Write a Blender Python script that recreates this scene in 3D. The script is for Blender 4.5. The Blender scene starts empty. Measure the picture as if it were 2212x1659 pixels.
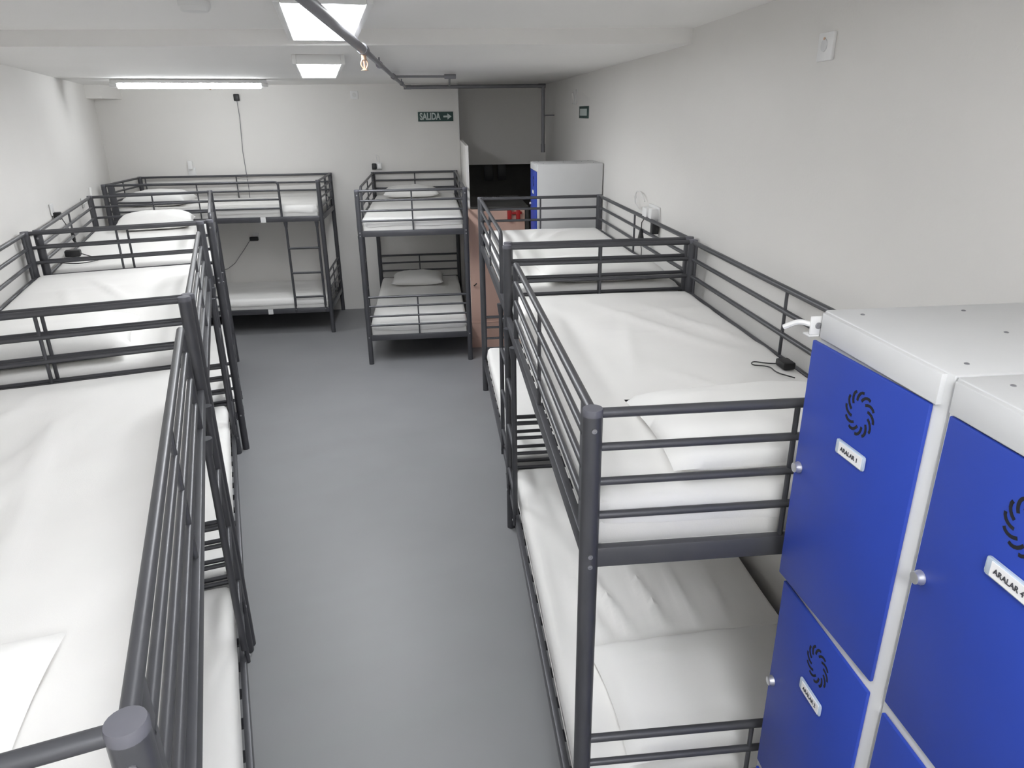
import bpy, bmesh, math, random
from mathutils import Vector, Matrix, noise

C = bpy.context.scene.collection
SC = bpy.context.scene

# ------------------------------------------------------------------ camera, world, exposure
cam_data = bpy.data.cameras.new('camera')
cam_data.sensor_width = 36.0
cam_data.lens = 1523.7 * 36.0 / 2212.0
cam_data.clip_start = 0.05
cam = bpy.data.objects.new('camera', cam_data)
C.objects.link(cam)
yaw, pitch, roll = 0.0925, 0.3663, 0.0132
cy, sy, cp, sp, cr, sr = math.cos(yaw), math.sin(yaw), math.cos(pitch), math.sin(pitch), math.cos(roll), math.sin(roll)
fwd = Vector((sy * cp, cy * cp, -sp))
rgt = Vector((cy, -sy, 0))
dwn = fwd.cross(rgt)
r2 = rgt * cr + dwn * sr
d2 = dwn * cr - rgt * sr
cam.matrix_world = Matrix(((r2.x, -d2.x, -fwd.x, -0.302), (r2.y, -d2.y, -fwd.y, -1.3766),
                           (r2.z, -d2.z, -fwd.z, 2.1746), (0, 0, 0, 1)))
SC.camera = cam

world = bpy.data.worlds.new('world')
world.use_nodes = True
world.node_tree.nodes['Background'].inputs[0].default_value = (0.6, 0.62, 0.65, 1)
world.node_tree.nodes['Background'].inputs[1].default_value = 0.3
SC.world = world
SC.view_settings.view_transform = 'Standard'
SC.view_settings.look = 'None'
SC.view_settings.exposure = 0.0
SC.view_settings.gamma = 1.0
SC.view_settings.use_curve_mapping = False
SC.cycles.max_bounces = 10
SC.cycles.diffuse_bounces = 7
SC.cycles.caustics_reflective = False
SC.cycles.caustics_refractive = False

# emission strength of each lamp: overhead behind the camera, above the nearest bunks,
# crossed by the pipe, farther back, and the tube batten
PW = dict(behind=52.0, above=8.0, middle=23.0, back=40.0, tube=50.0)

# ------------------------------------------------------------------ materials
def mat(name, col, rough=0.6, metal=0.0, spec=0.5, var=0.0, scale=8.0, bump=0.0, bscale=60.0, detail=4.0):
    m = bpy.data.materials.new(name)
    m.use_nodes = True
    nt = m.node_tree
    b = nt.nodes['Principled BSDF']
    b.inputs['Base Color'].default_value = (*col, 1)
    b.inputs['Roughness'].default_value = rough
    b.inputs['Metallic'].default_value = metal
    b.inputs['Specular IOR Level'].default_value = spec
    tc = nt.nodes.new('ShaderNodeTexCoord')
    if var > 0:
        n = nt.nodes.new('ShaderNodeTexNoise')
        n.inputs['Scale'].default_value = scale
        n.inputs['Detail'].default_value = detail
        r = nt.nodes.new('ShaderNodeValToRGB')
        r.color_ramp.elements[0].position = 0.3
        r.color_ramp.elements[1].position = 0.7
        r.color_ramp.elements[0].color = (*[c * (1 - var) for c in col], 1)
        r.color_ramp.elements[1].color = (*[min(1, c * (1 + var)) for c in col], 1)
        nt.links.new(tc.outputs['Object'], n.inputs['Vector'])
        nt.links.new(n.outputs['Fac'], r.inputs['Fac'])
        nt.links.new(r.outputs['Color'], b.inputs['Base Color'])
    if bump > 0:
        n2 = nt.nodes.new('ShaderNodeTexNoise')
        n2.inputs['Scale'].default_value = bscale
        n2.inputs['Detail'].default_value = 3
        bp = nt.nodes.new('ShaderNodeBump')
        bp.inputs['Strength'].default_value = bump
        bp.inputs['Distance'].default_value = 0.01
        nt.links.new(tc.outputs['Object'], n2.inputs['Vector'])
        nt.links.new(n2.outputs['Fac'], bp.inputs['Height'])
        nt.links.new(bp.outputs['Normal'], b.inputs['Normal'])
    return m

def emis(name, col, strength):
    m = bpy.data.materials.new(name)
    m.use_nodes = True
    nt = m.node_tree
    nt.nodes.clear()
    e = nt.nodes.new('ShaderNodeEmission')
    e.inputs[0].default_value = (*col, 1)
    e.inputs[1].default_value = strength
    o = nt.nodes.new('ShaderNodeOutputMaterial')
    nt.links.new(e.outputs[0], o.inputs[0])
    return m

M = {}
M['wall'] = mat('wall_paint', (0.775, 0.76, 0.738), 0.75, var=0.02, scale=1.2, bump=0.06, bscale=90)
M['ceil'] = mat('ceiling_paint', (0.84, 0.83, 0.815), 0.8, var=0.015, scale=1.0, bump=0.03)
M['floor'] = mat('grey_vinyl', (0.245, 0.248, 0.257), 0.46, spec=0.5, var=0.035, scale=2.2, bump=0.02, bscale=200)
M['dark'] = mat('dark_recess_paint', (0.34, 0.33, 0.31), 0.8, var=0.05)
M['dgrey'] = mat('dark_grey_top', (0.045, 0.045, 0.043), 0.6, var=0.05)
M['metal'] = mat('grey_lacquered_steel', (0.082, 0.083, 0.092), 0.38, metal=0.35, spec=0.5, var=0.05, scale=15)
M['metalcap'] = mat('grey_plastic_cap', (0.12, 0.12, 0.14), 0.55)
M['bolt'] = mat('zinc_bolt', (0.36, 0.36, 0.38), 0.35, metal=0.8)
M['sheet'] = mat('white_cotton', (0.865, 0.856, 0.84), 0.9, spec=0.1, var=0.012, scale=5, bump=0.05, bscale=350)
M['sheet2'] = mat('white_mattress_ticking', (0.82, 0.81, 0.79), 0.9, spec=0.1, var=0.02, bump=0.05, bscale=250)
M['pillow'] = mat('white_pillowcase', (0.89, 0.883, 0.868), 0.9, spec=0.1, bump=0.05, bscale=300)
M['blue'] = mat('blue_powder_coat', (0.020, 0.055, 0.38), 0.5, spec=0.45, var=0.03, scale=4)
M['lgrey'] = mat('light_grey_powder_coat', (0.66, 0.665, 0.67), 0.5, var=0.015)
M['black'] = mat('black_plastic', (0.01, 0.01, 0.012), 0.45)
M['slot'] = mat('slot_shade_black', (0.006, 0.006, 0.01), 0.8)  # flat black colour stands in for the shade inside the vent holes
M['chrome'] = mat('chrome', (0.70, 0.70, 0.71), 0.42, metal=0.9)
M['wplastic'] = mat('white_plastic', (0.80, 0.80, 0.80), 0.4)
M['clear'] = mat('clear_grey_plastic', (0.50, 0.58, 0.68), 0.2, spec=0.6)
M['paper'] = mat('white_paper', (0.82, 0.81, 0.82), 0.8)
M['ink'] = mat('black_ink', (0.05, 0.05, 0.06), 0.8)
M['green'] = mat('dark_green_sign', (0.020, 0.055, 0.050), 0.5)
M['signw'] = mat('pale_sign_print', (0.50, 0.56, 0.54), 0.6)
M['pipe'] = mat('grey_painted_pipe', (0.24, 0.24, 0.26), 0.45, metal=0.3, var=0.08)
M['brass'] = mat('brass', (0.55, 0.38, 0.27), 0.45, metal=0.5)
M['bulb'] = mat('orange_glass_bulb', (0.62, 0.36, 0.25), 0.25, spec=0.8)
M['pink'] = mat('salmon_paint', (0.63, 0.42, 0.34), 0.6, var=0.03, scale=3)
M['red'] = mat('red_plastic', (0.35, 0.012, 0.012), 0.4)
for k in ('behind', 'above', 'middle', 'back'):
    M[k] = emis('panel_light_' + k, (0.96, 0.98, 1.0), PW[k])
M['tube'] = emis('tube_light', (0.95, 0.98, 1.0), PW['tube'])
M['frame'] = mat('white_lacquer', (0.72, 0.72, 0.71), 0.4)

# ------------------------------------------------------------------ mesh helper
class MB:
    def __init__(self, f=None):
        self.v = []
        self.fc = []
        self.f = f or (lambda p: p)

    def add(self, vs, fs):
        o = len(self.v)
        self.v += [tuple(self.f(Vector(p))) for p in vs]
        self.fc += [tuple(i + o for i in f) for f in fs]

    def box(self, a, b):
        x0, y0, z0 = a
        x1, y1, z1 = b
        self.add([(x0, y0, z0), (x1, y0, z0), (x1, y1, z0), (x0, y1, z0), (x0, y0, z1), (x1, y0, z1), (x1, y1, z1), (x0, y1, z1)],
                 [(0, 3, 2, 1), (4, 5, 6, 7), (0, 1, 5, 4), (1, 2, 6, 5), (2, 3, 7, 6), (3, 0, 4, 7)])

    def rbox(self, a, b, bev):
        """box with chamfered and rounded edges"""
        bm = bmesh.new()
        bmesh.ops.create_cube(bm, size=1)
        for v in bm.verts:
            v.co = Vector([(a[i] + b[i]) / 2 + v.co[i] * (b[i] - a[i]) for i in range(3)])
        bmesh.ops.bevel(bm, geom=bm.edges[:], offset=bev, segments=2, affect='EDGES', profile=0.5)
        bm.verts.index_update()
        self.add([v.co.copy() for v in bm.verts], [[v.index for v in f.verts] for f in bm.faces])
        bm.free()

    def tube(self, pts, r, n=12, caps=True, flat=1.0):
        pts = [Vector(p) for p in pts]
        rr = r if isinstance(r, (list, tuple)) else [r] * len(pts)
        t0 = (pts[1] - pts[0]).normalized()
        up = Vector((0, 0, 1)) if abs(t0.z) < 0.9 else Vector((1, 0, 0))
        s = t0.cross(up).normalized()
        vs, fs = [], []
        for i, p in enumerate(pts):
            if i == 0:
                t = t0
            elif i == len(pts) - 1:
                t = (pts[i] - pts[i - 1]).normalized()
            else:
                t = ((pts[i] - pts[i - 1]).normalized() + (pts[i + 1] - pts[i]).normalized()).normalized()
            s = (s - t * s.dot(t)).normalized()
            w = t.cross(s)
            k = 1.0
            if 0 < i < len(pts) - 1:
                k = 1.0 / max(0.5, t.dot((pts[i + 1] - pts[i]).normalized()))
            for j in range(n):
                a = 2 * math.pi * j / n
                vs.append(p + (s * math.cos(a) * k + w * math.sin(a) * flat) * rr[i])
        m = len(pts)
        for i in range(m - 1):
            for j in range(n):
                fs.append((i * n + j, i * n + (j + 1) % n, (i + 1) * n + (j + 1) % n, (i + 1) * n + j))
        if caps:
            fs.append(tuple(range(n))[::-1])
            fs.append(tuple((m - 1) * n + j for j in range(n)))
        self.add(vs, fs)

    def lathe(self, prof, c=(0, 0, 0), axis='z', n=20):
        """profile of (radius, height) pairs turned round an axis"""
        vs, fs = [], []
        c = Vector(c)
        for r, h in prof:
            for j in range(n):
                a = 2 * math.pi * j / n
                p = (r * math.cos(a), r * math.sin(a), h)
                if axis == 'x':
                    p = (h, p[0], p[1])
                elif axis == 'y':
                    p = (p[0], h, p[1])
                vs.append(c + Vector(p))
        m = len(prof)
        for i in range(m - 1):
            for j in range(n):
                fs.append((i * n + j, i * n + (j + 1) % n, (i + 1) * n + (j + 1) % n, (i + 1) * n + j))
        fs.append(tuple(range(n))[::-1])
        fs.append(tuple((m - 1) * n + j for j in range(n)))
        self.add(vs, fs)

    def mesh(self, name, material, angle=35):
        me = bpy.data.meshes.new(name)
        me.from_pydata(self.v, [], self.fc)
        bm = bmesh.new()
        bm.from_mesh(me)
        bmesh.ops.recalc_face_normals(bm, faces=bm.faces)
        bm.to_mesh(me)
        bm.free()
        me.materials.append(material)
        me.shade_smooth()
        me.set_sharp_from_angle(angle=math.radians(angle))
        return me

    def obj(self, name, material, parent=None, angle=35):
        return link(name, self.mesh(name, material, angle), parent)

def link(name, me, parent=None):
    o = bpy.data.objects.new(name, me)
    C.objects.link(o)
    if parent:
        o.parent = parent
    return o

def tag(o, label, cat, group=None):
    o['label'] = label
    o['category'] = cat
    if group:
        o['group'] = group
    return o

def thing(name, label, cat, loc=(0, 0, 0), rz=0.0, group=None):
    o = bpy.data.objects.new(name, None)
    o.empty_display_size = 0.1
    C.objects.link(o)
    o.location = loc
    o.rotation_euler = (0, 0, rz)
    return tag(o, label, cat, group)

def struct(o):
    o['kind'] = 'structure'
    return o

def rounded(pts, r=0.03, k=5):
    """polyline with rounded inner corners"""
    pts = [Vector(p) for p in pts]
    out = [pts[0]]
    for i in range(1, len(pts) - 1):
        a, b, c = pts[i - 1], pts[i], pts[i + 1]
        d = min(r, (a - b).length / 2, (c - b).length / 2)
        p0 = b + (a - b).normalized() * d
        p1 = b + (c - b).normalized() * d
        for j in range(k + 1):
            t = j / k
            out.append(p0 * (1 - t) ** 2 + b * 2 * t * (1 - t) + p1 * t * t)
    out.append(pts[-1])
    return out

def text_mesh(body, size, material, name, parent, mw, depth=0.0006, bold=0.0):
    cu = bpy.data.curves.new(name, 'FONT')
    cu.body = body
    cu.size = size
    cu.extrude = depth
    cu.offset = bold
    cu.align_x = 'CENTER'
    cu.align_y = 'CENTER'
    tmp = bpy.data.objects.new(name, cu)
    C.objects.link(tmp)
    bpy.context.view_layer.update()
    me = bpy.data.meshes.new_from_object(tmp.evaluated_get(bpy.context.evaluated_depsgraph_get()))
    bpy.data.objects.remove(tmp)
    bpy.data.curves.remove(cu)
    me.materials.clear()
    me.materials.append(material)
    me.transform(mw)
    return link(name, me, parent)

# ------------------------------------------------------------------ the room
YB = 7.03            # far wall
YR = -2.7            # wall behind the camera
XR = 0.98            # right wall
ZN, ZF, YS = 2.56, 2.49, 2.43
YREC = 7.6           # wall at the back of the exit recess
def xl(y):           # the left wall runs at an angle
    return -2.15 - 0.2885 * (y - 0.93)

b = MB(); b.box((-4.6, YR - 0.2, -0.1), (1.3, 9.3, 0)); struct(b.obj('floor', M['floor']))
b = MB(); b.box((-4.6, YR - 0.2, ZN), (1.3, YS, 2.75)); struct(b.obj('ceiling', M['ceil']))
b = MB(); b.box((-4.6, YS, ZF), (1.3, 9.3, 2.75)); struct(b.obj('ceiling', M['ceil']))
b = MB(); b.box((XR, YR - 0.2, 0), (XR + 0.2, 9.3, 2.75)); struct(b.obj('wall_right', M['wall']))
b = MB(); b.box((-4.4, YB, 0), (-0.075, YB + 0.25, 2.75)); struct(b.obj('wall_back', M['wall']))
b = MB(); b.box((-1.6, YR - 0.2, 0), (1.2, YR, 2.75)); struct(b.obj('wall_front', M['wall']))
b = MB()
y0, y1 = YR - 0.3, 7.35
b.add([(xl(y0), y0, 0), (xl(y1), y1, 0), (xl(y1) - 0.2, y1, 0), (xl(y0) - 0.2, y0, 0),
       (xl(y0), y0, 2.75), (xl(y1), y1, 2.75), (xl(y1) - 0.2, y1, 2.75), (xl(y0) - 0.2, y0, 2.75)],
      [(0, 3, 2, 1), (4, 5, 6, 7), (0, 1, 5, 4), (1, 2, 6, 5), (2, 3, 7, 6), (3, 0, 4, 7)])
struct(b.obj('wall_left', M['wall']))
# boxed-in corner under the ceiling, far left
b = MB(); b.box((-3.98, 6.55, 2.365), (-3.62, YB + 0.02, ZF + 0.02)); struct(b.obj('trim_1', M['wall']))
# exit recess: bulkhead over a dark opening, dark passage behind it
ZL = 1.595
b = MB(); b.box((-0.075, YREC, ZL), (XR, YREC + 0.2, ZF + 0.02)); struct(b.obj('wall_recess', M['wall']))
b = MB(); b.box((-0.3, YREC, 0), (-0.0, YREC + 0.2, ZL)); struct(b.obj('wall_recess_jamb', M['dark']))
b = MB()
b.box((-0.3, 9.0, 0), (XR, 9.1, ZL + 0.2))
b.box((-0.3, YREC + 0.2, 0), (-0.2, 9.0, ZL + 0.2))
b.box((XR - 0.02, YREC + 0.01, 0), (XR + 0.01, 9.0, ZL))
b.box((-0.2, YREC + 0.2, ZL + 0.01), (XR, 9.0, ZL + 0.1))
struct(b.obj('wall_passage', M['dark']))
# low partition that screens the exit, right of the end-on bunk
b = MB(); b.box((-0.072, 5.40, 0), (-0.045, YB + 0.24, 1.905)); struct(b.obj('wall_partition', M['wall']))
# thin joint strip up the wall corner above the partition
b = MB(); b.box((-0.088, YB - 0.006, 1.91), (-0.076, YB, ZF)); struct(b.obj('trim_2', M['frame']))

# ------------------------------------------------------------------ bunk bed
W, L, H = 0.925, 2.035, 1.58
BEAM_U = (1.178, 1.230)
BEAM_L = (0.227, 0.279)
ZU = (1.568, 1.486, 1.400, 1.313)
ZLO = (0.634, 0.548, 0.456, 0.370)
cache = {}

def bed(pos, rz, sx, far, label, tags=False):
    """u runs along the bed, v across it from the aisle side; far puts the ladder at u = L"""
    def f(p):            # (v, u, z) -> local, mirrored where the bed is built the other way round
        return Vector((p.x * sx, (p.y if far else L - p.y), p.z))
    key = (sx, far)
    root = thing('bunk_bed', label, 'bunk bed', (pos[0], pos[1], 0), rz, 'dark grey metal bunk beds')
    def part(kind, slot, build, material, parent=root):
        k = (key, kind, slot)
        if k not in cache:
            mb = MB(f)
            build(mb)
            cache[k] = mb.mesh(kind, M[material])
        return link(kind, cache[k], parent)
    # four posts with their caps and bolts
    for iu, u in enumerate((0, L)):
        for iv, v in enumerate((0, W)):
            p = part('post', (iu, iv), lambda m: m.lathe([(0.0225, 0.0), (0.0225, 1.566)], (v, u, 0), n=20), 'metal')
            part('cap', (iu, iv), lambda m: m.lathe([(0.0228, 1.564), (0.0232, 1.574), (0.0215, 1.580), (0.001, 1.5815)], (v, u, 0), n=20), 'metalcap', p)
            s = -1 if iu == 0 else 1
            for k, z in enumerate((1.535, 1.216, 1.188, 0.262)):
                part('bolt', (iu, iv, k), lambda m: m.lathe([(0.006, 0), (0.006, s * 0.003), (0.003, s * 0.003), (0.0028, s * 0.0012)], (v, u + s * 0.0215, z), axis='y', n=10), 'bolt', p)
    for iu, u in enumerate((0, L)):
        for lev, zs in enumerate((ZU, ZLO)):
            def rails(m):
                for k, z in enumerate(zs):
                    m.tube([(0.015, u, z), (W - 0.015, u, z)], 0.0115 if k == 0 else 0.0095)
                beam = BEAM_U if lev == 0 else BEAM_L
                m.tube([(W / 2, u, beam[1] - 0.005), (W / 2, u, zs[0])], 0.0065, n=8)
            part('end_rail', (iu, lev), rails, 'metal')
        for lev, bz in enumerate((BEAM_U, BEAM_L)):
            part('end_beam', (iu, lev), lambda m: m.rbox((0.018, u - 0.011, bz[0]), (W - 0.018, u + 0.011, bz[1]), 0.003), 'metal')
    for iv, v in enumerate((0, W)):
        for lev, bz in enumerate((BEAM_U, BEAM_L)):
            sb = part('side_beam', (iv, lev), lambda m: m.rbox((v - 0.011, 0.018, bz[0]), (v + 0.011, L - 0.018, bz[1]), 0.003), 'metal')
            if tags and iv == 0:
                t = part('sticker', (lev,), lambda m: m.box((-0.0125, 1.435 - 0.05 * lev, bz[0] - 0.002), (-0.0105, 1.485 - 0.05 * lev, bz[1] + 0.001)), 'wplastic', sb)
                t['label'] = 'white sticker on the beam'
    # guard rail on the aisle side, open at the ladder
    def guard(m):
        m.tube(rounded([(0, 0.015, ZU[0]), (0, 1.645, ZU[0]), (0, 1.645, BEAM_U[1] - 0.004)], 0.035), 0.0115)
        for z in ZU[1:]:
            m.tube([(0, 0.075, z), (0, 1.645, z)], 0.0095)
        m.tube([(0, 0.865, BEAM_U[1] - 0.004), (0, 0.865, ZU[0])], 0.0065, n=8)
        m.rbox((-0.008, 0.035, BEAM_U[1] - 0.012), (0.008, 0.098, ZU[0] - 0.004), 0.003)
    part('guard_rail', 0, guard, 'metal')
    def wall_rail(m):
        for k, z in enumerate(ZU):
            m.tube([(W, 0.015, z), (W, L - 0.015, z)], 0.0115 if k == 0 else 0.0095)
        for u in (0.055, L / 2, L - 0.055):
            m.tube([(W, u, BEAM_U[1] - 0.004), (W, u, ZU[0])], 0.0065, n=8)
    part('wall_rail', 0, wall_rail, 'metal')
    # slatted bases
    for lev, bz in enumerate((BEAM_U, BEAM_L)):
        def slats(m):
            for k in range(14):
                u = 0.09 + k * (L - 0.18) / 13
                m.box((0.011, u - 0.02, bz[0] + 0.004), (W - 0.011, u + 0.02, bz[0] + 0.016))
        part('slatted_base', lev, slats, 'metal')
    # ladder
    ua, ub = 1.675, 1.982
    def rails2(m):
        for u in (ua, ub):
            m.tube([(-0.010, u, 0.300), (-0.010, u, 1.15)], 0.0125)
            m.tube([(-0.0155, u, 0.238), (-0.0155, u, 0.305)], 0.0085, n=10)
    lad = part('ladder', 0, rails2, 'metal')
    for k, z in enumerate((0.91, 0.655, 0.40)):
        part('rung', k, lambda m: m.tube([(-0.010, ua, z), (-0.010, ub, z)], 0.0115, n=12), 'metal', lad)
    for k, u in enumerate((ua, ub)):
        c = part('connector', k, lambda m: m.lathe([(0.0135, 1.118), (0.0150, 1.13), (0.020, 1.165), (0.021, 1.177), (0.012, 1.1775)], (-0.010, u, 0), n=14), 'metal', lad)
        part('bolt', ('l', k), lambda m: m.lathe([(0.006, 0), (0.006, -0.003), (0.003, -0.003)], (-0.0236, u, 0.268), axis='x', n=10), 'bolt', lad)
    return root

def fbm(x, y, seed):
    return noise.fractal(Vector((x, y, seed)), 1.0, 2.0, 4)

def wrinkle(x, y, seed, amp, ang, folds):
    ca, sa = math.cos(ang), math.sin(ang)
    a, c = x * ca + y * sa, -x * sa + y * ca
    h = amp * 0.55 * fbm(a * 1.5, c * 5.0, seed)
    r = noise.noise(Vector((a * 0.9 + 3, c * 3.4, seed + 7)))
    h += amp * 0.9 * max(0.0, 1 - abs(r) * 7.0) * (0.5 + 0.5 * noise.noise(Vector((x * 1.3, y * 1.3, seed + 2))))
    for (fx, fy, dx, dy, ln, wd, hh) in folds:
        q = ((x - fx) * dx + (y - fy) * dy)
        s = abs((x - fx) * -dy + (y - fy) * dx)
        if -0.02 < q < ln:
            h += hh * math.exp(-(s / wd) ** 2) * math.sin(math.pi * min(1, max(0, (q + 0.02) / (ln + 0.02)))) ** 1.6
    return h

def mattress(pos, rz, sx, upper, label, seed, amp=0.006, ang=0.6, folds=(), hang=0.0):
    bz = BEAM_U if upper else BEAM_L
    z0, z1 = bz[0] + 0.017, bz[1] + 0.107
    v0, v1, u0, u1 = 0.017, W - 0.017, 0.03, L - 0.03
    root_mb = MB(lambda p: Vector((p.x * sx, p.y, p.z)))
    root_mb.rbox((v0 + 0.006, u0 + 0.006, z0), (v1 - 0.006, u1 - 0.006, z1 - 0.012), 0.014)
    root = root_mb.obj('mattress', M['sheet2'])
    root.location = (pos[0], pos[1], 0)
    root.rotation_euler = (0, 0, rz)
    tag(root, label, 'mattress', 'white mattresses on the bunks')
    # fitted sheet: wrinkled top with rounded edges and a wavy hem
    nx, ny = 34, 76
    mb = MB(lambda p: Vector((p.x * sx, p.y, p.z)))
    R = 0.035
    prof = []            # offset inward from the edge, drop below the top
    for k in range(5):
        a = math.pi / 2 * k / 4
        prof.append((R - R * math.sin(a), R - R * math.cos(a)))
    def inset(i, n, a, c):
        return a + R + (c - a - 2 * R) * i / n
    xs = [(inset(i, nx, v0, v1)) for i in range(nx + 1)]
    ys = [(inset(j, ny, u0, u1)) for j in range(ny + 1)]
    def top(x, y):
        e = min(1, min(x - v0, v1 - x, y - u0, u1 - y) / 0.09)
        sag = -0.006 * math.sin(math.pi * (x - v0) / (v1 - v0)) * math.sin(math.pi * (y - u0) / (u1 - u0))
        return z1 + sag + wrinkle(x, y, seed, amp * (0.35 + 0.65 * e), ang, folds)
    vs = [(x, y, top(x, y)) for y in ys for x in xs]
    fs = [(j * (nx + 1) + i, j * (nx + 1) + i + 1, (j + 1) * (nx + 1) + i + 1, (j + 1) * (nx + 1) + i) for j in range(ny) for i in range(nx)]
    ring = [(i, 0) for i in range(nx + 1)] + [(nx, j) for j in range(1, ny + 1)] + [(i, ny) for i in range(nx - 1, -1, -1)] + [(0, j) for j in range(ny - 1, 0, -1)]
    prev = [j * (nx + 1) + i for i, j in ring]
    n = len(ring)
    for step in range(1, 10):
        cur = []
        for q, (i, j) in enumerate(ring):
            x, y = xs[i], ys[j]
            ox = -1 if i == 0 else (1 if i == nx else 0)
            oy = -1 if j == 0 else (1 if j == ny else 0)
            if step <= 4:
                a = math.pi / 2 * step / 4
                out, drop = R * math.sin(a), R - R * math.cos(a)
            else:
                t = (step - 4) / 5
                hem = 0.075 + 0.012 * noise.noise(Vector((x * 5, y * 5, seed + 4))) + hang
                bulge = 0.003 * math.sin(math.pi * t) + 0.005 * noise.noise(Vector((x * 9, y * 9, seed + t * 0.7))) * t
                out, drop = R + bulge, R + (hem - R) * t
            k = 0.7071 if (ox and oy) else 1.0
            base = top(x, y) - z1
            vs.append((x + ox * out * k, y + oy * out * k, z1 - drop + base * max(0, 1 - step / 6)))
            cur.append(len(vs) - 1)
        for q in range(n):
            fs.append((prev[q], prev[(q + 1) % n], cur[(q + 1) % n], cur[q]))
        prev = cur
    mb.add(vs, fs)
    s = mb.obj('fitted_sheet', M['sheet'], root, 80)
    # piping round the side of the mattress
    pm = MB(lambda p: Vector((p.x * sx, p.y, p.z)))
    zp = z0 + 0.016
    for a, c in (((v0 + .006, u0 + .02), (v0 + .006, u1 - .02)), ((v1 - .006, u0 + .02), (v1 - .006, u1 - .02)),
                 ((v0 + .02, u0 + .006), (v1 - .02, u0 + .006)), ((v0 + .02, u1 - .006), (v1 - .02, u1 - .006))):
        pm.tube([(a[0], a[1], zp), (c[0], c[1], zp)], 0.003, n=6)
    pm.obj('piping', M['sheet2'], root)
    return root

def pillow(pos, rz, z, label, seed, a=0.33, c=0.22, t=0.06, tilt=0.0):
    """a pinched-corner cushion in its pillowcase, lying at pos"""
    n = 26
    mb = MB()
    vs, fs, idx = [], [], {}
    def shape(s, q):
        # s, q in -1..1 over the rectangle
        px = a * s * (1 - 0.10 * (1 - q * q) * s * s * 0.5)
        py = c * q * (1 - 0.10 * (1 - s * s) * q * q * 0.5)
        e = max(0.0, (1 - abs(s) ** 3.4)) ** 0.5 * max(0.0, (1 - abs(q) ** 3.0)) ** 0.5
        return px, py, e
    for side in (1, -1):
        for j in range(n + 1):
            for i in range(n + 1):
                s, q = -1 + 2 * i / n, -1 + 2 * j / n
                edge = i in (0, n) or j in (0, n)
                if side == -1 and edge:
                    idx[(side, i, j)] = idx[(1, i, j)]
                    continue
                px, py, e = shape(s, q)
                w = 0.006 * fbm(px * 7 + seed, py * 7, seed) * min(1, e * 2) + 0.004 * max(0, 1 - abs(noise.noise(Vector((px * 4, py * 9 + seed, 2)))) * 6) * e
                if side == 1:
                    z_ = t * 1.15 * e + w
                else:
                    z_ = -t * 0.55 * min(1, e * 1.3)
                idx[(side, i, j)] = len(vs)
                vs.append((px, py, t * 0.55 + z_ + 0.002))
        for j in range(n):
            for i in range(n):
                fs.append((idx[(side, i, j)], idx[(side, i + 1, j)], idx[(side, i + 1, j + 1)], idx[(side, i, j + 1)]))
    mb.add(vs, fs)
    o = mb.obj('pillow', M['pillow'], None, 80)
    o.location = (pos[0], pos[1], z)
    o.rotation_euler = (tilt, 0, rz)
    return tag(o, label, 'pillow', 'white pillows on the bunks')

BEDS = {   # position, turn, mirror, ladder at the far end
    'R1': ((0.0, 0.0), 0.0, 1, True), 'R2': ((0.012, 2.117), 0.012, 1, False),
    'S': ((-1.03, 4.958), 0.017, 1, False), 'B': ((-1.531, 6.074), 0.013 + math.pi / 2, 1, False),
    'L1': ((-0.6611, -0.7705), 0.2853, -1, True), 'L2': ((-1.2352, 1.2233), 0.2753, -1, True), 'L3': ((-1.7525, 3.2488), 0.2825, -1, False)}
BL = {
    'R1': 'grey metal bunk bed beside the near blue lockers, nearest in the right row',
    'R2': 'grey metal bunk bed along the right wall, in front of the lone far locker',
    'S': 'grey metal bunk bed standing end-on to the far wall, below the SALIDA sign',
    'B': 'grey metal bunk bed set lengthwise along the far wall, ladder facing the room',
    'L1': 'grey metal bunk bed nearest in the left row, cut off by the photo edge',
    'L2': 'grey metal bunk bed in the middle of the left row',
    'L3': 'grey metal bunk bed farthest in the left row, next to the lengthwise bunk'}
BN = {'R1': 'the bunk beside the near lockers', 'R2': 'the bunk before the lone far locker',
      'S': 'the end-on bunk below the SALIDA sign', 'B': 'the lengthwise bunk along the far wall',
      'L1': 'the nearest left-row bunk', 'L2': 'the middle left-row bunk', 'L3': 'the farthest left-row bunk'}

def loc(bd, v, u):
    (x, y), rz, sx, far = BEDS[bd]
    p = Matrix.Rotation(rz, 2) @ Vector((v * sx, u))
    return (x + p.x, y + p.y)

for i, (k, (pos, rz, sx, far)) in enumerate(BEDS.items()):
    bed(pos, rz, sx, far, BL[k], tags=(k == 'B'))

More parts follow.
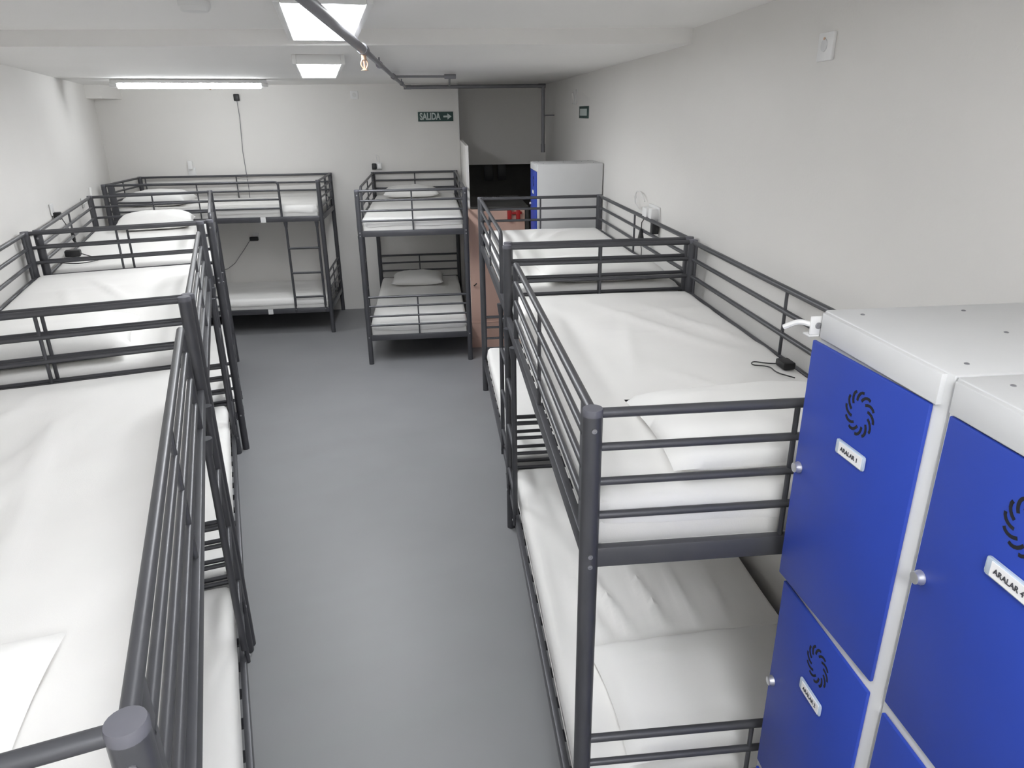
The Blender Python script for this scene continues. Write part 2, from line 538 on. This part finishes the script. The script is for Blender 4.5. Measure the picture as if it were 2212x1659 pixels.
FO = {('R1', 1): ((0.30, 1.93, 0.45, -0.89, 1.2, 0.03, 0.008), (0.55, 1.9, 0.35, -0.93, 1.1, 0.025, 0.007), (0.3, 0.7, 0.2, 0.98, 0.9, 0.02, 0.006), (0.75, 0.35, -0.5, 0.86, 0.8, 0.02, 0.006), (0.55, 1.3, -0.9, 0.3, 0.5, 0.02, 0.004)),
      ('R1', 0): ((0.35, 0.55, -0.25, 0.97, 0.75, 0.018, 0.022), (0.47, 0.60, -0.15, 0.99, 0.6, 0.016, 0.020), (0.58, 0.60, -0.05, 1.0, 0.55, 0.018, 0.018),
                  (0.68, 0.62, 0.1, 0.99, 0.5, 0.016, 0.016), (0.25, 0.5, -0.2, 0.98, 0.6, 0.018, 0.014), (0.05, 0.3, 0.0, 1.0, 1.3, 0.02, 0.008)),
      ('L1', 1): ((0.42, 1.97, 0.38, -0.92, 1.25, 0.028, 0.011), (0.62, 1.97, 0.16, -0.99, 0.9, 0.022, 0.008), (0.25, 1.9, 0.30, -0.95, 1.4, 0.03, 0.009), (0.32, 0.35, 0.05, 1.0, 1.6, 0.025, 0.008), (0.6, 0.6, -0.3, 0.95, 1.3, 0.025, 0.008), (0.45, 0.3, 0.3, 0.95, 1.0, 0.02, 0.006)),
      ('L2', 1): ((0.3, 1.0, 0.35, 0.93, 0.9, 0.02, 0.007), (0.5, 0.6, 0.2, 0.98, 1.2, 0.02, 0.006)),
      ('R2', 1): ((0.15, 1.3, 0.0, 1.0, 0.6, 0.02, 0.012), (0.3, 1.45, 0.3, 0.95, 0.5, 0.02, 0.012), (0.42, 1.5, 0.5, 0.85, 0.45, 0.02, 0.01)),
      ('S', 0): ((0.45, 0.5, 0.0, 1.0, 0.9, 0.03, 0.006),)}
for i, (k, (pos, rz, sx, far)) in enumerate(BEDS.items()):
    for up in (1, 0):
        mattress(pos, rz, sx, bool(up), 'white sheeted mattress on the %s bunk of %s' % ('upper' if up else 'lower', BN[k]),
                 seed=3.1 * i + 1.7 * up + 1, amp=0.012 if (k, up) == ('R1', 0) else 0.0085, ang=0.4 + 0.5 * i, folds=tuple(f[:6] + (f[6] * 1.5,) for f in FO.get((k, up), ())))

ZPU, ZPL = BEAM_U[1] + 0.108, BEAM_L[1] + 0.108
def put_pillow(bd, v, u, up, label, seed, da=0.0, **kw):
    x, y = loc(bd, v, u)
    pillow((x, y), BEDS[bd][1] + da, (ZPU if up else ZPL) + 0.004, label, seed, **kw)
put_pillow('R1', 0.545, 0.30, 1, 'flat white pillow on the upper bunk beside the near lockers', 1, 0.02, a=0.335, c=0.225, t=0.062)
put_pillow('R1', 0.50, 0.345, 0, 'white pillow on the lower bunk beside the near lockers, behind the low end rails', 2, 0.06, a=0.36, c=0.245, t=0.06)
put_pillow('R2', 0.52, 0.27, 1, 'white pillow on the upper right-wall bunk in front of the far locker', 3, 0.0, a=0.34, c=0.23, t=0.055)
put_pillow('S', 0.42, 1.70, 1, 'white pillow on the upper end-on bunk below the SALIDA sign', 4, 0.03, a=0.30, c=0.22, t=0.065)
put_pillow('S', 0.44, 1.66, 0, 'white pillow on the lower end-on bunk, below the one under the SALIDA sign', 5, -0.02, a=0.29, c=0.23, t=0.07)
put_pillow('B', 0.35, 1.66, 1, 'rounded white pillow at the left end of the lengthwise upper bunk', 6, math.pi / 2 * 0 , a=0.23, c=0.31, t=0.085)
put_pillow('L3', 0.43, 1.66, 1, 'thick white pillow on the farthest left-row upper bunk', 7, 0.0, a=0.29, c=0.20, t=0.075)
put_pillow('L2', 0.56, 0.30, 1, 'white pillow on the middle left-row upper bunk, seen through the end rails', 8, 0.03, a=0.33, c=0.24, t=0.07)
put_pillow('L1', 0.525, 0.285, 1, 'flat white pillow at the bottom left corner of the photo', 9, -0.05, a=0.34, c=0.23, t=0.038)

# ------------------------------------------------------------------ lockers
def vent(m, x, y, z):
    """ring of twelve curved raised strips, coloured black for the shade inside open slots"""
    for k in range(12):
        a0 = 2 * math.pi * k / 12
        pts = []
        for j in range(6):
            t = j / 5
            a = a0 + 0.62 * t
            r = 0.0245 + 0.0165 * math.sin(t * math.pi * 0.5)
            pts.append((x, y + r * math.cos(a), z + r * math.sin(a)))
        n = len(pts)
        vs = []
        for j, p in enumerate(pts):
            q0, q1 = Vector(pts[max(0, j - 1)]), Vector(pts[min(n - 1, j + 1)])
            d = (q1 - q0).normalized()
            nr = Vector((0, -d.z, d.y)) * 0.0026
            vs += [Vector(p) + nr, Vector(p) - nr]
        vs2 = [v + Vector((-0.0012, 0, 0)) for v in vs]
        fs = []
        for j in range(n - 1):
            fs.append((2 * n + 2 * j, 2 * n + 2 * j + 1, 2 * n + 2 * j + 3, 2 * n + 2 * j + 2))
            fs.append((2 * j, 2 * j + 2, 2 * n + 2 * j + 2, 2 * n + 2 * j))
            fs.append((2 * j + 1, 2 * n + 2 * j + 1, 2 * n + 2 * j + 3, 2 * j + 3))
        fs.append((0, 2 * n, 2 * n + 1, 1))
        fs.append((2 * n - 2, 2 * n - 1, 4 * n - 1, 4 * n - 2))
        m.add(vs + vs2, fs)

FACE = Matrix(((0, 0, -1, 0), (-1, 0, 0, 0), (0, 1, 0, 0), (0, 0, 0, 1)))   # text plane -> door face looking along -x

def locker(y0, y1, label, texts, ajar=0.0, hook=False, xf=0.45, group=None, xb=0.972):
    """body from y0 (nearer) to y1 (farther); doors face the aisle"""
    root = thing('locker', label, 'locker', ((xf + xb) / 2, (y0 + y1) / 2, 0), 0, group)
    ox, oy = (xf + xb) / 2, (y0 + y1) / 2
    F = lambda p: Vector((p.x - ox, p.y - oy, p.z))
    m = MB(F); m.rbox((xf, y0, 0.06), (xb, y1, 1.80), 0.004); body = m.obj('body', M['lgrey'], root)
    m = MB(F); m.box((xf + 0.03, y0 + 0.01, 0.0), (xb - 0.01, y1 - 0.01, 0.065)); m.obj('plinth', M['lgrey'], root)
    m = MB(F); m.rbox((xf - 0.009, y0 + 0.016, 1.746), (xf + 0.01, y1 - 0.010, 1.797), 0.0015); m.obj('header', M['lgrey'], root)
    m = MB(F)
    for a, c in ((0.10, 0.12), (0.10, 0.88), (0.5, 0.88), (0.9, 0.88), (0.45, 0.5), (0.62, 0.22), (0.9, 0.3), (0.75, 0.55)):
        m.lathe([(0.004, 1.799), (0.004, 1.8012), (0.002, 1.802)], (xf + a * (xb - xf), y0 + c * (y1 - y0), 0), n=8)
    m.obj('rivet', M['pipe'], root)
    for k, (za, zb) in enumerate(((1.186, 1.742), (0.607, 1.160), (0.075, 0.582))):
        ya, yb = y0 + 0.030, y1 - 0.012
        sw = ajar if k == 0 else 0.0
        ca, sa = math.cos(sw), math.sin(sw)
        def F(p):       # a door that is not quite shut turns about its nearer edge
            dx, dy = p.x - xf, p.y - ya
            return Vector((xf + dx * ca - dy * sa - ox, ya + dx * sa + dy * ca - oy, p.z))
        door = MB(F)
        door.rbox((xf - 0.008, ya, za), (xf - 0.0005, yb, zb), 0.002)
        d = door.obj('door', M['blue'], root)
        yc = (ya + yb) / 2 - 0.010
        xd = xf - 0.008
        zc = zb - 0.085
        m = MB(F); vent(m, xd + 0.0005, yc, zc); m.obj('vent_slots', M['slot'], d)
        yl = yb - 0.018
        m = MB(F)
        m.lathe([(0.0125, 0.001), (0.0125, -0.003), (0.0105, -0.008), (0.0105, -0.012), (0.0085, -0.013), (0.002, -0.0125)], (xd, yl, zb - 0.278), axis='x', n=18)
        kn = m.obj('lock', M['chrome'], d); kn['label'] = 'round chrome cam lock'
        zp = zc - 0.083
        m = MB(F); m.rbox((xd - 0.006, yc - 0.042, zp - 0.0145), (xd, yc + 0.046, zp + 0.0145), 0.0045); h = m.obj('name_plate_holder', M['clear'], d); h['label'] = 'clear plastic name plate holder'
        m = MB(F); m.box((xd - 0.0068, yc - 0.037, zp - 0.0115), (xd - 0.005, yc + 0.034, zp + 0.0115)); m.obj('name_plate', M['paper'], d)
        if texts and texts[k]:
            text_mesh(texts[k], 0.0122, M['ink'], 'lettering', d, Matrix.Translation(F(Vector((xd - 0.0072, yc, zp)))) @ Matrix.Rotation(sw, 4, 'Z') @ FACE)
    F = lambda p: Vector((p.x - ox, p.y - oy, p.z))
    if hook:
        m = MB(F)
        m.rbox((xf - 0.028, y1 - 0.006, 1.750), (xf - 0.001, y1 + 0.0, 1.788), 0.002)
        m.tube(rounded([(xf - 0.015, y1 - 0.002, 1.768), (xf - 0.045, y1 + 0.012, 1.775), (xf - 0.066, y1 + 0.03, 1.758)], 0.012), 0.0055, n=8)
        m.rbox((xf - 0.03, y1 - 0.006, 1.746), (xf - 0.001, y1 + 0.018, 1.750), 0.001)
        sc = MB(F); sc.lathe([(0.007, 0.0), (0.006, -0.003), (0.002, -0.003)], (xf - 0.012, y1 - 0.006, 1.769), axis='y', n=12)
        hk = m.obj('hook', M['wplastic'], root); hk['label'] = 'white hook on the top corner'
        sc.obj('screw', M['bolt'], hk)
    return root

locker(-0.455, -0.072, 'blue-doored grey locker standing beside the near end of the right-hand bunk', ('ARALAR 1', 'ARALAR 2', 'ARALAR 3'), hook=True, ajar=0.045)
locker(-0.842, -0.459, 'blue-doored grey locker at the right photo edge, with an ARALAR 4 plate', ('ARALAR 4', 'ARALAR 5', 'ARALAR 6'))
locker(4.335, 4.735, 'lone grey locker at the far end of the right wall, blue doors edge-on', None, xf=0.452)

# ------------------------------------------------------------------ ceiling lights
def panel_light(c, z, zc, wid, ln, ang, label, lit):
    root = thing('ceiling_light', label, 'ceiling light', (c[0], c[1], z), ang, 'ceiling panel lights')
    m = MB()
    fw, h = 0.022, zc - z
    x, y = wid / 2, ln / 2
    m.rbox((-x - fw, -y - fw, 0), (-x, y + fw, h), 0.003)
    m.rbox((x, -y - fw, 0), (x + fw, y + fw, h), 0.003)
    m.rbox((-x, -y - fw, 0), (x, -y, h), 0.003)
    m.rbox((-x, y, 0), (x, y + fw, h), 0.003)
    m.box((-x, -y, h - 0.012), (x, y, h))
    m.obj('frame', M['frame'], root)
    m = MB(); m.box((-x, -y, 0.004), (x, y, 0.012)); m.obj('diffuser', M[lit], root)
    return root
panel_light((-0.731, 1.733), 2.500, ZN, 0.262, 1.18, 0.150, 'white rectangular ceiling panel light crossed by the grey pipe', 'middle')
panel_light((-1.064, 3.75), 2.440, ZF, 0.238, 1.55, 0.152, 'lit white ceiling panel light farther back, before the far wall', 'back')
panel_light((-0.40, -0.29), 2.500, ZN, 0.262, 1.18, 0.150, 'white ceiling panel light above the nearest bunks, before the one crossed by the pipe', 'above')
panel_light((-0.07, -2.05), 2.500, ZN, 0.262, 1.18, 0.150, 'white ceiling panel light behind the camera, last of the row', 'behind')

root = thing('tube_batten_light', 'long white fluorescent batten on the ceiling near the far left corner', 'ceiling light', (-2.445, 5.576, 2.425), 0.248)
m = MB(); m.rbox((-0.63, -0.05, 0.03), (0.63, 0.05, 0.06), 0.004); m.rbox((-0.64, -0.035, 0.0), (-0.582, 0.035, 0.035), 0.004); m.rbox((0.582, -0.035, 0.0), (0.64, 0.035, 0.035), 0.004)
m.obj('housing', M['frame'], root)
m = MB(); m.tube([(-0.58, 0, 0.012), (0.58, 0, 0.012)], 0.024, n=16); m.obj('tube', M['tube'], root)

# ------------------------------------------------------------------ sprinkler pipework
root = thing('sprinkler_pipe', 'grey sprinkler pipe running along the ceiling to the exit corner', 'pipe', (-0.62, 2.13, 2.45))
F = lambda p: p - Vector((-0.62, 2.13, 2.45))
m = MB(F); m.tube([(-0.62, -2.65, 2.455), (-0.62, 2.08, 2.445)], 0.0185, n=14); m.obj('pipe', M['pipe'], root)
m = MB(F); m.tube([(-0.62, 2.08, 2.448), (-0.635, 4.94, 2.45), (-0.64, 6.92, 2.455)], 0.014, n=12); m.obj('pipe', M['pipe'], root)
m = MB(F); m.tube(rounded([(-0.64, 6.93, 2.452), (0.855, 6.93, 2.452), (0.855, 6.93, 1.80)], 0.03), 0.019, n=12); m.obj('pipe', M['pipe'], root)
m = MB(F); m.tube(rounded([(-0.635, 4.70, 2.455), (-0.20, 4.76, 2.455), (-0.17, 6.92, 2.455)], 0.04), 0.009, n=10); m.obj('branch_pipe', M['pipe'], root)
for (p, q, r) in (((-0.62, 2.06, 2.447), (-0.62, 2.17, 2.447), 0.024), ((-0.634, 4.58, 2.452), (-0.634, 4.82, 2.452), 0.021),
                  ((-0.66, 6.93, 2.452), (-0.58, 6.93, 2.452), 0.022), ((0.80, 6.93, 2.452), (0.88, 6.93, 2.452), 0.023),
                  ((0.855, 6.93, 2.45), (0.855, 6.93, 2.39), 0.021), ((0.855, 6.93, 1.85), (0.855, 6.93, 1.76), 0.024),
                  ((-0.24, 4.755, 2.455), (-0.15, 4.765, 2.455), 0.018), ((-0.17, 6.87, 2.455), (-0.17, 6.96, 2.455), 0.018)):
    m = MB(F); m.tube([p, q], r, n=12); m.obj('fitting', M['pipe'], root)
for y in (0.3, 3.2, 5.9):
    m = MB(F); zc = ZN if y < YS else ZF
    m.tube([(-0.632, y, 2.45), (-0.632, y, zc)], 0.005, n=8); m.tube([(-0.632, y - 0.012, 2.45), (-0.632, y + 0.012, 2.45)], 0.021, n=12); m.obj('hanger', M['pipe'], root)
m = MB(F); m.tube([(0.855, 6.93, 2.15), (XR, 6.93, 2.15)], 0.006, n=8); m.obj('bracket', M['pipe'], root)
m = MB(F)
m.tube([(-0.62, 2.12, 2.43), (-0.62, 2.12, 2.405)], 0.011, n=12)
for s in (-1, 1):
    m.tube(rounded([(-0.62 + s * 0.008, 2.12, 2.406), (-0.62 + s * 0.017, 2.12, 2.388), (-0.62 + s * 0.004, 2.12, 2.366)], 0.01), 0.0032, n=8)
m.lathe([(0.002, 2.360), (0.016, 2.362), (0.016, 2.364), (0.004, 2.367)], (-0.62, 2.12, 0), n=14)
sh = m.obj('sprinkler_head', M['brass'], root); sh['label'] = 'brass sprinkler head hanging from the pipe'
m = MB(F); m.tube([(-0.62, 2.12, 2.403), (-0.62, 2.12, 2.368)], 0.0045, n=10); m.obj('glass_bulb', M['bulb'], sh)

m = MB(); m.lathe([(0.055, 0.0), (0.055, -0.018), (0.045, -0.032), (0.012, -0.036)], (0, 0, 0), n=28)
o = m.obj('smoke_detector', M['frame']); o.location = (-1.15, 1.55, ZN); tag(o, 'round white smoke detector at the top edge of the photo', 'smoke detector')

m = MB(); m.lathe([(0.014, 0.0), (0.014, -0.02), (0.02, -0.022), (0.006, -0.05)], (0, 0, 0), n=12)
o = m.obj('ceiling_sprinkler', M['brass']); o.location = (-2.64, 6.8, ZF); tag(o, 'small reddish sprinkler head on the ceiling below the tube batten', 'sprinkler')

# ------------------------------------------------------------------ signs and plates
root = thing('exit_sign', 'dark green SALIDA exit sign with a white arrow on the far wall', 'sign', (-0.333, YB - 0.006, 2.152))
m = MB(); m.rbox((-0.194, -0.004, -0.049), (0.194, 0.006, 0.049), 0.002); m.obj('board', M['green'], root)
UPR = Matrix(((1, 0, 0, 0), (0, 0, -1, 0), (0, 1, 0, 0), (0, 0, 0, 1)))
t = text_mesh('SALIDA', 0.086, M['signw'], 'lettering', root, Matrix.Translation((-0.062, -0.0048, -0.001)) @ UPR @ Matrix.Scale(0.80, 4, (1, 0, 0)) @ Matrix.Scale(1.15, 4, (0, 1, 0)), bold=0.0028)
m = MB()
for zz in ((-0.0062, -0.0042),):
    pts = [(0.085, -0.009), (0.130, -0.009), (0.130, -0.032), (0.176, 0.0), (0.130, 0.032), (0.130, 0.009), (0.085, 0.009)]
    vs = [(p[0], zz[0], p[1]) for p in pts] + [(p[0], zz[1], p[1]) for p in pts]
    n = len(pts)
    m.add(vs, [tuple(range(n)), tuple(range(n, 2 * n))[::-1]] + [(i, (i + 1) % n, n + (i + 1) % n, n + i) for i in range(n)])
m.obj('arrow', M['signw'], root)

root = thing('wall_sign', 'small green and white notice high on the right wall', 'sign', (XR - 0.006, 5.195, 2.176))
m = MB(); m.rbox((-0.003, -0.20, -0.05), (0.006, 0.20, 0.05), 0.002); m.obj('board', M['green'], root)
m = MB(); m.box((-0.0042, -0.16, -0.028), (-0.0028, 0.16, 0.028)); m.obj('print', M['signw'], root)

root = thing('wall_speaker', 'round pale disc on a thin plate, high on the right wall above the notice', 'wall fitting', (XR, 5.66, 2.30))
m = MB(); m.lathe([(0.05, 0.0), (0.05, -0.018), (0.04, -0.028), (0.01, -0.03)], (0, 0.05, 0), axis='x', n=24); m.obj('disc', M['wall'], root)
m = MB(); m.rbox((-0.012, -0.075, -0.055), (0.0, 0.07, 0.075), 0.003); m.obj('back_plate', M['frame'], root)

root = thing('wall_plate', 'white rectangular wall plate with a round sensor, upper right wall', 'wall plate', (XR, 1.065, 2.366))
m = MB(); m.rbox((-0.012, -0.048, -0.043), (0.0, 0.048, 0.043), 0.004); m.obj('plate', M['wplastic'], root)
m = MB(); m.lathe([(0.020, 0.0), (0.019, -0.004), (0.012, -0.005)], (-0.011, 0.003, 0.004), axis='x', n=20); m.obj('sensor', M['lgrey'], root)
m = MB(); m.lathe([(0.004, 0.0), (0.004, -0.004)], (-0.013, 0.003, 0.024), axis='x', n=10); m.obj('indicator', M['brass'], root)

root = thing('wall_socket', 'small white round socket on the far wall, above the gap between bunks', 'wall socket', (-1.202, YB, 2.383))
m = MB(); m.rbox((-0.042, -0.010, -0.042), (0.042, 0.0, 0.042), 0.004); m.obj('plate', M['wplastic'], root)
m = MB(); m.lathe([(0.022, 0.0), (0.020, -0.004), (0.006, -0.004)], (0, -0.009, 0), axis='y', n=18); m.obj('insert', M['frame'], root)

# ------------------------------------------------------------------ plugs, adapters and cables
def adapter(loc_, parts, name, label, cat):
    """parts: list of (kind, material, builder) placed relative to loc_"""
    root = thing(name, label, cat, loc_)
    for kind, material, build in parts:
        m = MB(); build(m); m.obj(kind, M[material], root)
    return root

adapter((-2.44, YB, 2.37), [
    ('socket_plate', 'wplastic', lambda m: m.rbox((-0.035, -0.008, -0.035), (0.035, 0, 0.035), 0.003)),
    ('plug', 'black', lambda m: m.rbox((-0.028, -0.05, -0.036), (0.028, -0.006, 0.034), 0.008)),
    ('cord', 'pipe', lambda m: m.tube([(0, -0.03, -0.03), (0.0, -0.012, -0.2), (-0.02, -0.008, -0.55), (-0.01, -0.006, -0.95), (-0.03, -0.006, -1.31)], 0.0035, n=6))],
    'plug_adapter', 'black plug high on the far wall with a long cord hanging down', 'plug')
adapter((-2.454, YB, 0.873), [
    ('socket_plate', 'wplastic', lambda m: m.rbox((-0.03, -0.008, -0.01), (0.04, 0, 0.06), 0.003)),
    ('plug', 'black', lambda m: m.rbox((-0.06, -0.045, -0.025), (0.035, -0.006, 0.02), 0.008)),
    ('cord', 'pipe', lambda m: m.tube([(-0.055, -0.02, -0.01), (-0.14, -0.012, -0.12), (-0.27, -0.01, -0.28), (-0.36, -0.01, -0.34), (-0.46, -0.01, -0.36)], 0.0035, n=6))],
    'plug_adapter', 'black plug with a slanting cord on the wall under the lengthwise upper bunk', 'plug')
adapter((-3.03, YB - 0.004, 1.615), [
    ('socket_plate', 'wplastic', lambda m: m.rbox((-0.04, -0.012, -0.045), (0.04, 0.004, 0.045), 0.004)),
    ('plug', 'wplastic', lambda m: m.rbox((-0.022, -0.05, 0.03), (0.022, -0.008, 0.12), 0.006)),
    ('cord', 'frame', lambda m: m.tube([(0.03, -0.02, -0.03), (0.18, -0.014, -0.075), (0.35, -0.012, -0.07), (0.6, -0.012, -0.08)], 0.004, n=6))],
    'wall_charger', 'white plug and cord on the far wall just above the lengthwise bunk rail', 'plug')
adapter((-1.04, YB, 1.64), [
    ('socket_plate', 'wplastic', lambda m: m.rbox((0.0, -0.012, -0.04), (0.08, 0, 0.04), 0.004)),
    ('plug', 'black', lambda m: m.rbox((-0.03, -0.05, -0.035), (0.02, -0.004, 0.03), 0.008)),
    ('charger', 'wplastic', lambda m: m.rbox((0.03, -0.045, -0.03), (0.075, -0.01, 0.03), 0.006)),
    ('cord', 'frame', lambda m: m.tube(rounded([(0.05, -0.03, 0.02), (0.06, -0.02, 0.10), (0.02, -0.015, 0.13), (0.03, -0.015, 0.05)], 0.03), 0.003, n=6))],
    'plug_adapter', 'black and white plugs on the far wall at the corner of the end-on bunk', 'plug')
# right wall, over the bunk in front of the far locker
adapter((XR, 2.90, 1.60), [
    ('socket_plate', 'wplastic', lambda m: m.rbox((-0.010, -0.12, -0.045), (0, 0.10, 0.045), 0.004)),
    ('charger', 'wplastic', lambda m: (m.rbox((-0.060, -0.02, -0.035), (-0.008, 0.07, 0.03), 0.008), m.rbox((-0.055, -0.11, -0.03), (-0.008, -0.045, 0.035), 0.008))),
    ('plug', 'black', lambda m: m.rbox((-0.050, -0.135, -0.11), (-0.008, -0.09, -0.04), 0.006)),
    ('cord', 'frame', lambda m: m.tube(rounded([(-0.03, 0.07, 0.0), (-0.03, 0.20, -0.02), (-0.03, 0.36, 0.02), (-0.02, 0.38, 0.09), (-0.02, 0.25, 0.10), (-0.02, 0.16, 0.05)], 0.06), 0.0045, n=8))],
    'wall_charger', 'cluster of white chargers with a looped white cord on the right wall', 'charger')
adapter((0.965, 2.93, 1.44), [
    ('plug', 'black', lambda m: m.lathe([(0.008, 0.06), (0.014, 0.03), (0.022, -0.01), (0.022, -0.03)], (-0.055, 0, 0), n=12)),
    ('cord', 'black', lambda m: m.tube([(-0.055, 0, 0.05), (-0.056, -0.01, 0.10), (-0.04, -0.03, 0.14), (-0.02, -0.03, 0.16)], 0.003, n=6)),
    ('power_brick', 'black', lambda m: m.rbox((-0.085, -0.11, -0.175), (-0.050, -0.04, -0.105), 0.006)),
    ('lead', 'black', lambda m: m.tube([(-0.055, 0, -0.02), (-0.058, -0.04, -0.06), (-0.066, -0.07, -0.11)], 0.0025, n=6))],
    'power_adapter', 'black power adapter dangling from the chargers over the right-wall bunk', 'charger')
# left wall, over the farthest left-row bunk
tl = 0.284
root = thing('wall_charger', 'white plug with a dark adapter on the left wall above the bunk rail', 'charger', (xl(3.93) + 0.0, 3.93, 1.57), tl)
m = MB(); m.rbox((0.002, -0.05, -0.02), (0.012, 0.04, 0.06), 0.003); m.obj('socket_plate', M['wplastic'], root)
m = MB(); m.rbox((0.010, -0.035, -0.05), (0.055, 0.02, 0.0), 0.006); m.obj('plug', M['black'], root)
m = MB(); m.tube([(0.05, 0, -0.04), (0.075, -0.005, -0.10), (0.11, -0.012, -0.22), (0.13, -0.02, -0.262)], 0.003, n=6); m.obj('cord', M['black'], root)
m = MB(); m.lathe([(0.005, 0.04), (0.012, 0.0), (0.012, -0.03), (0.005, -0.045)], (0.098, -0.008, -0.165), n=10); m.obj('switch', M['black'], root)
x, y = loc('L3', 0.855, 0.47)
root = thing('power_adapter', 'black power adapter lying by the wall on the left-row upper bunk, with a looped cord', 'charger', (x, y, ZPU), tl)
m = MB(); m.rbox((-0.045, -0.03, 0.004), (0.045, 0.03, 0.045), 0.008); m.obj('power_brick', M['black'], root)
m = MB(); m.tube(rounded([(0.04, 0.0, 0.02), (0.12, -0.10, 0.008), (0.20, -0.22, 0.008), (0.08, -0.34, 0.008), (-0.04, -0.24, 0.008)], 0.1), 0.003, n=6); m.obj('cord', M['black'], root)
yy = 5.10
root = thing('reading_lamp', 'slim pale lamp sticking up from the left wall beside the far corner', 'lamp', (xl(yy), yy, 1.52), tl)
m = MB(); m.rbox((0.002, -0.03, -0.05), (0.014, 0.03, 0.03), 0.003); m.obj('base', M['frame'], root)
m = MB(); m.tube(rounded([(0.012, 0, -0.02), (0.07, 0.02, 0.0), (0.07, 0.10, 0.10)], 0.03), [0.006] * 7 + [0.012], n=8); m.obj('arm', M['frame'], root)
# cable on the near right mattress, by the lockers
x, y = loc('R1', 0.862, 0.84)
root = thing('charging_cable', 'thin black cable loop on the mattress edge beside the near lockers', 'cable', (x, y, ZPU))
m = MB(); m.rbox((-0.03, -0.045, 0.003), (0.015, 0.02, 0.028), 0.006); m.obj('plug', M['black'], root)
m = MB(); m.tube(rounded([(-0.02, 0.0, 0.012), (-0.06, 0.02, 0.008), (-0.10, 0.05, 0.008), (-0.12, 0.01, 0.008), (-0.06, -0.01, 0.008), (-0.07, -0.07, 0.008), (-0.03, -0.13, 0.008)], 0.03), 0.0022, n=6); m.obj('cord', M['black'], root)
# lead down the wall under the near right bunk
m = MB(); m.tube([(0.972, 0.30, 1.15), (0.974, 0.32, 0.9), (0.970, 0.28, 0.75), (0.974, 0.24, 0.5)], 0.003, n=6)
o = m.obj('electric_cable', M['black']); tag(o, 'thin dark cord down the wall behind the near right lower bunk', 'cord')

# ------------------------------------------------------------------ exit corner
root = thing('pink_counter', 'salmon pink waist-high counter front with a dark top at the exit', 'counter', (0.2, 5.33, 0))
F = lambda p: p - Vector((0.2, 5.33, 0))
m = MB(F); m.rbox((-0.066, 5.33, 0.0), (0.462, 5.385, 1.345), 0.004); m.obj('front_panel', M['pink'], root)
m = MB(F); m.box((-0.07, 5.325, 0.0), (0.466, 5.332, 0.10)); m.box((-0.07, 5.326, 0.255), (0.466, 5.332, 0.262)); m.obj('kickboard', M['pink'], root)
m = MB(F); m.rbox((-0.040, 5.345, 1.345), (0.50, 6.30, 1.362), 0.003); m.obj('top', M['dgrey'], root)
m = MB(F); m.box((0.467, 5.34, 0.0), (0.50, 6.28, 1.345)); m.obj('side_panel', M['dgrey'], root)
m = MB(F); m.box((-0.04, 6.25, 0.0), (0.466, 6.28, 1.345)); m.obj('back_panel', M['dgrey'], root)
m = MB(F); m.tube(rounded([(-0.035, 5.33, 0.63), (-0.035, 5.30, 0.63), (-0.010, 5.295, 0.655)], 0.01), 0.005, n=8); m.obj('coat_hook', M['black'], root)
root = thing('red_fixture', 'small red H-shaped fixture on the pink counter front', 'fixture', (0.355, 5.308, 1.29))
m = MB(); m.rbox((-0.06, -0.02, -0.055), (-0.022, 0.012, 0.06), 0.006); m.obj('upright', M['red'], root)
m = MB(); m.rbox((0.022, -0.02, -0.05), (0.060, 0.012, 0.045), 0.006); m.obj('upright', M['red'], root)
m = MB(); m.rbox((-0.03, -0.012, 0.005), (0.075, 0.008, 0.03), 0.004); m.obj('crossbar', M['red'], root)
root = thing('desk_tray', 'flat black slatted tray lying on the dark counter top', 'tray', (0.25, 6.05, 1.362))
m = MB(); m.rbox((-0.125, -0.07, 0.0), (0.125, 0.07, 0.012), 0.004); m.obj('base', M['black'], root)
m = MB()
for k in range(8):
    m.box((-0.11 + k * 0.028, -0.055, 0.011), (-0.092 + k * 0.028, 0.05, 0.022))
m.obj('slats', M['black'], root)
for k, xx in enumerate((0.28, 0.445)):
    m = MB(); m.rbox((-0.055, -0.05, -0.19), (0.055, 0.0, 0.0), 0.01)
    o = m.obj('hanging_panel', M['black']); o.location = (xx, YREC - 0.001 + 0.06, ZL + 0.0)
    tag(o, ('left' if k == 0 else 'right') + ' one of two black shapes hanging at the top of the dark exit opening', 'panel', 'black shapes in the exit opening')
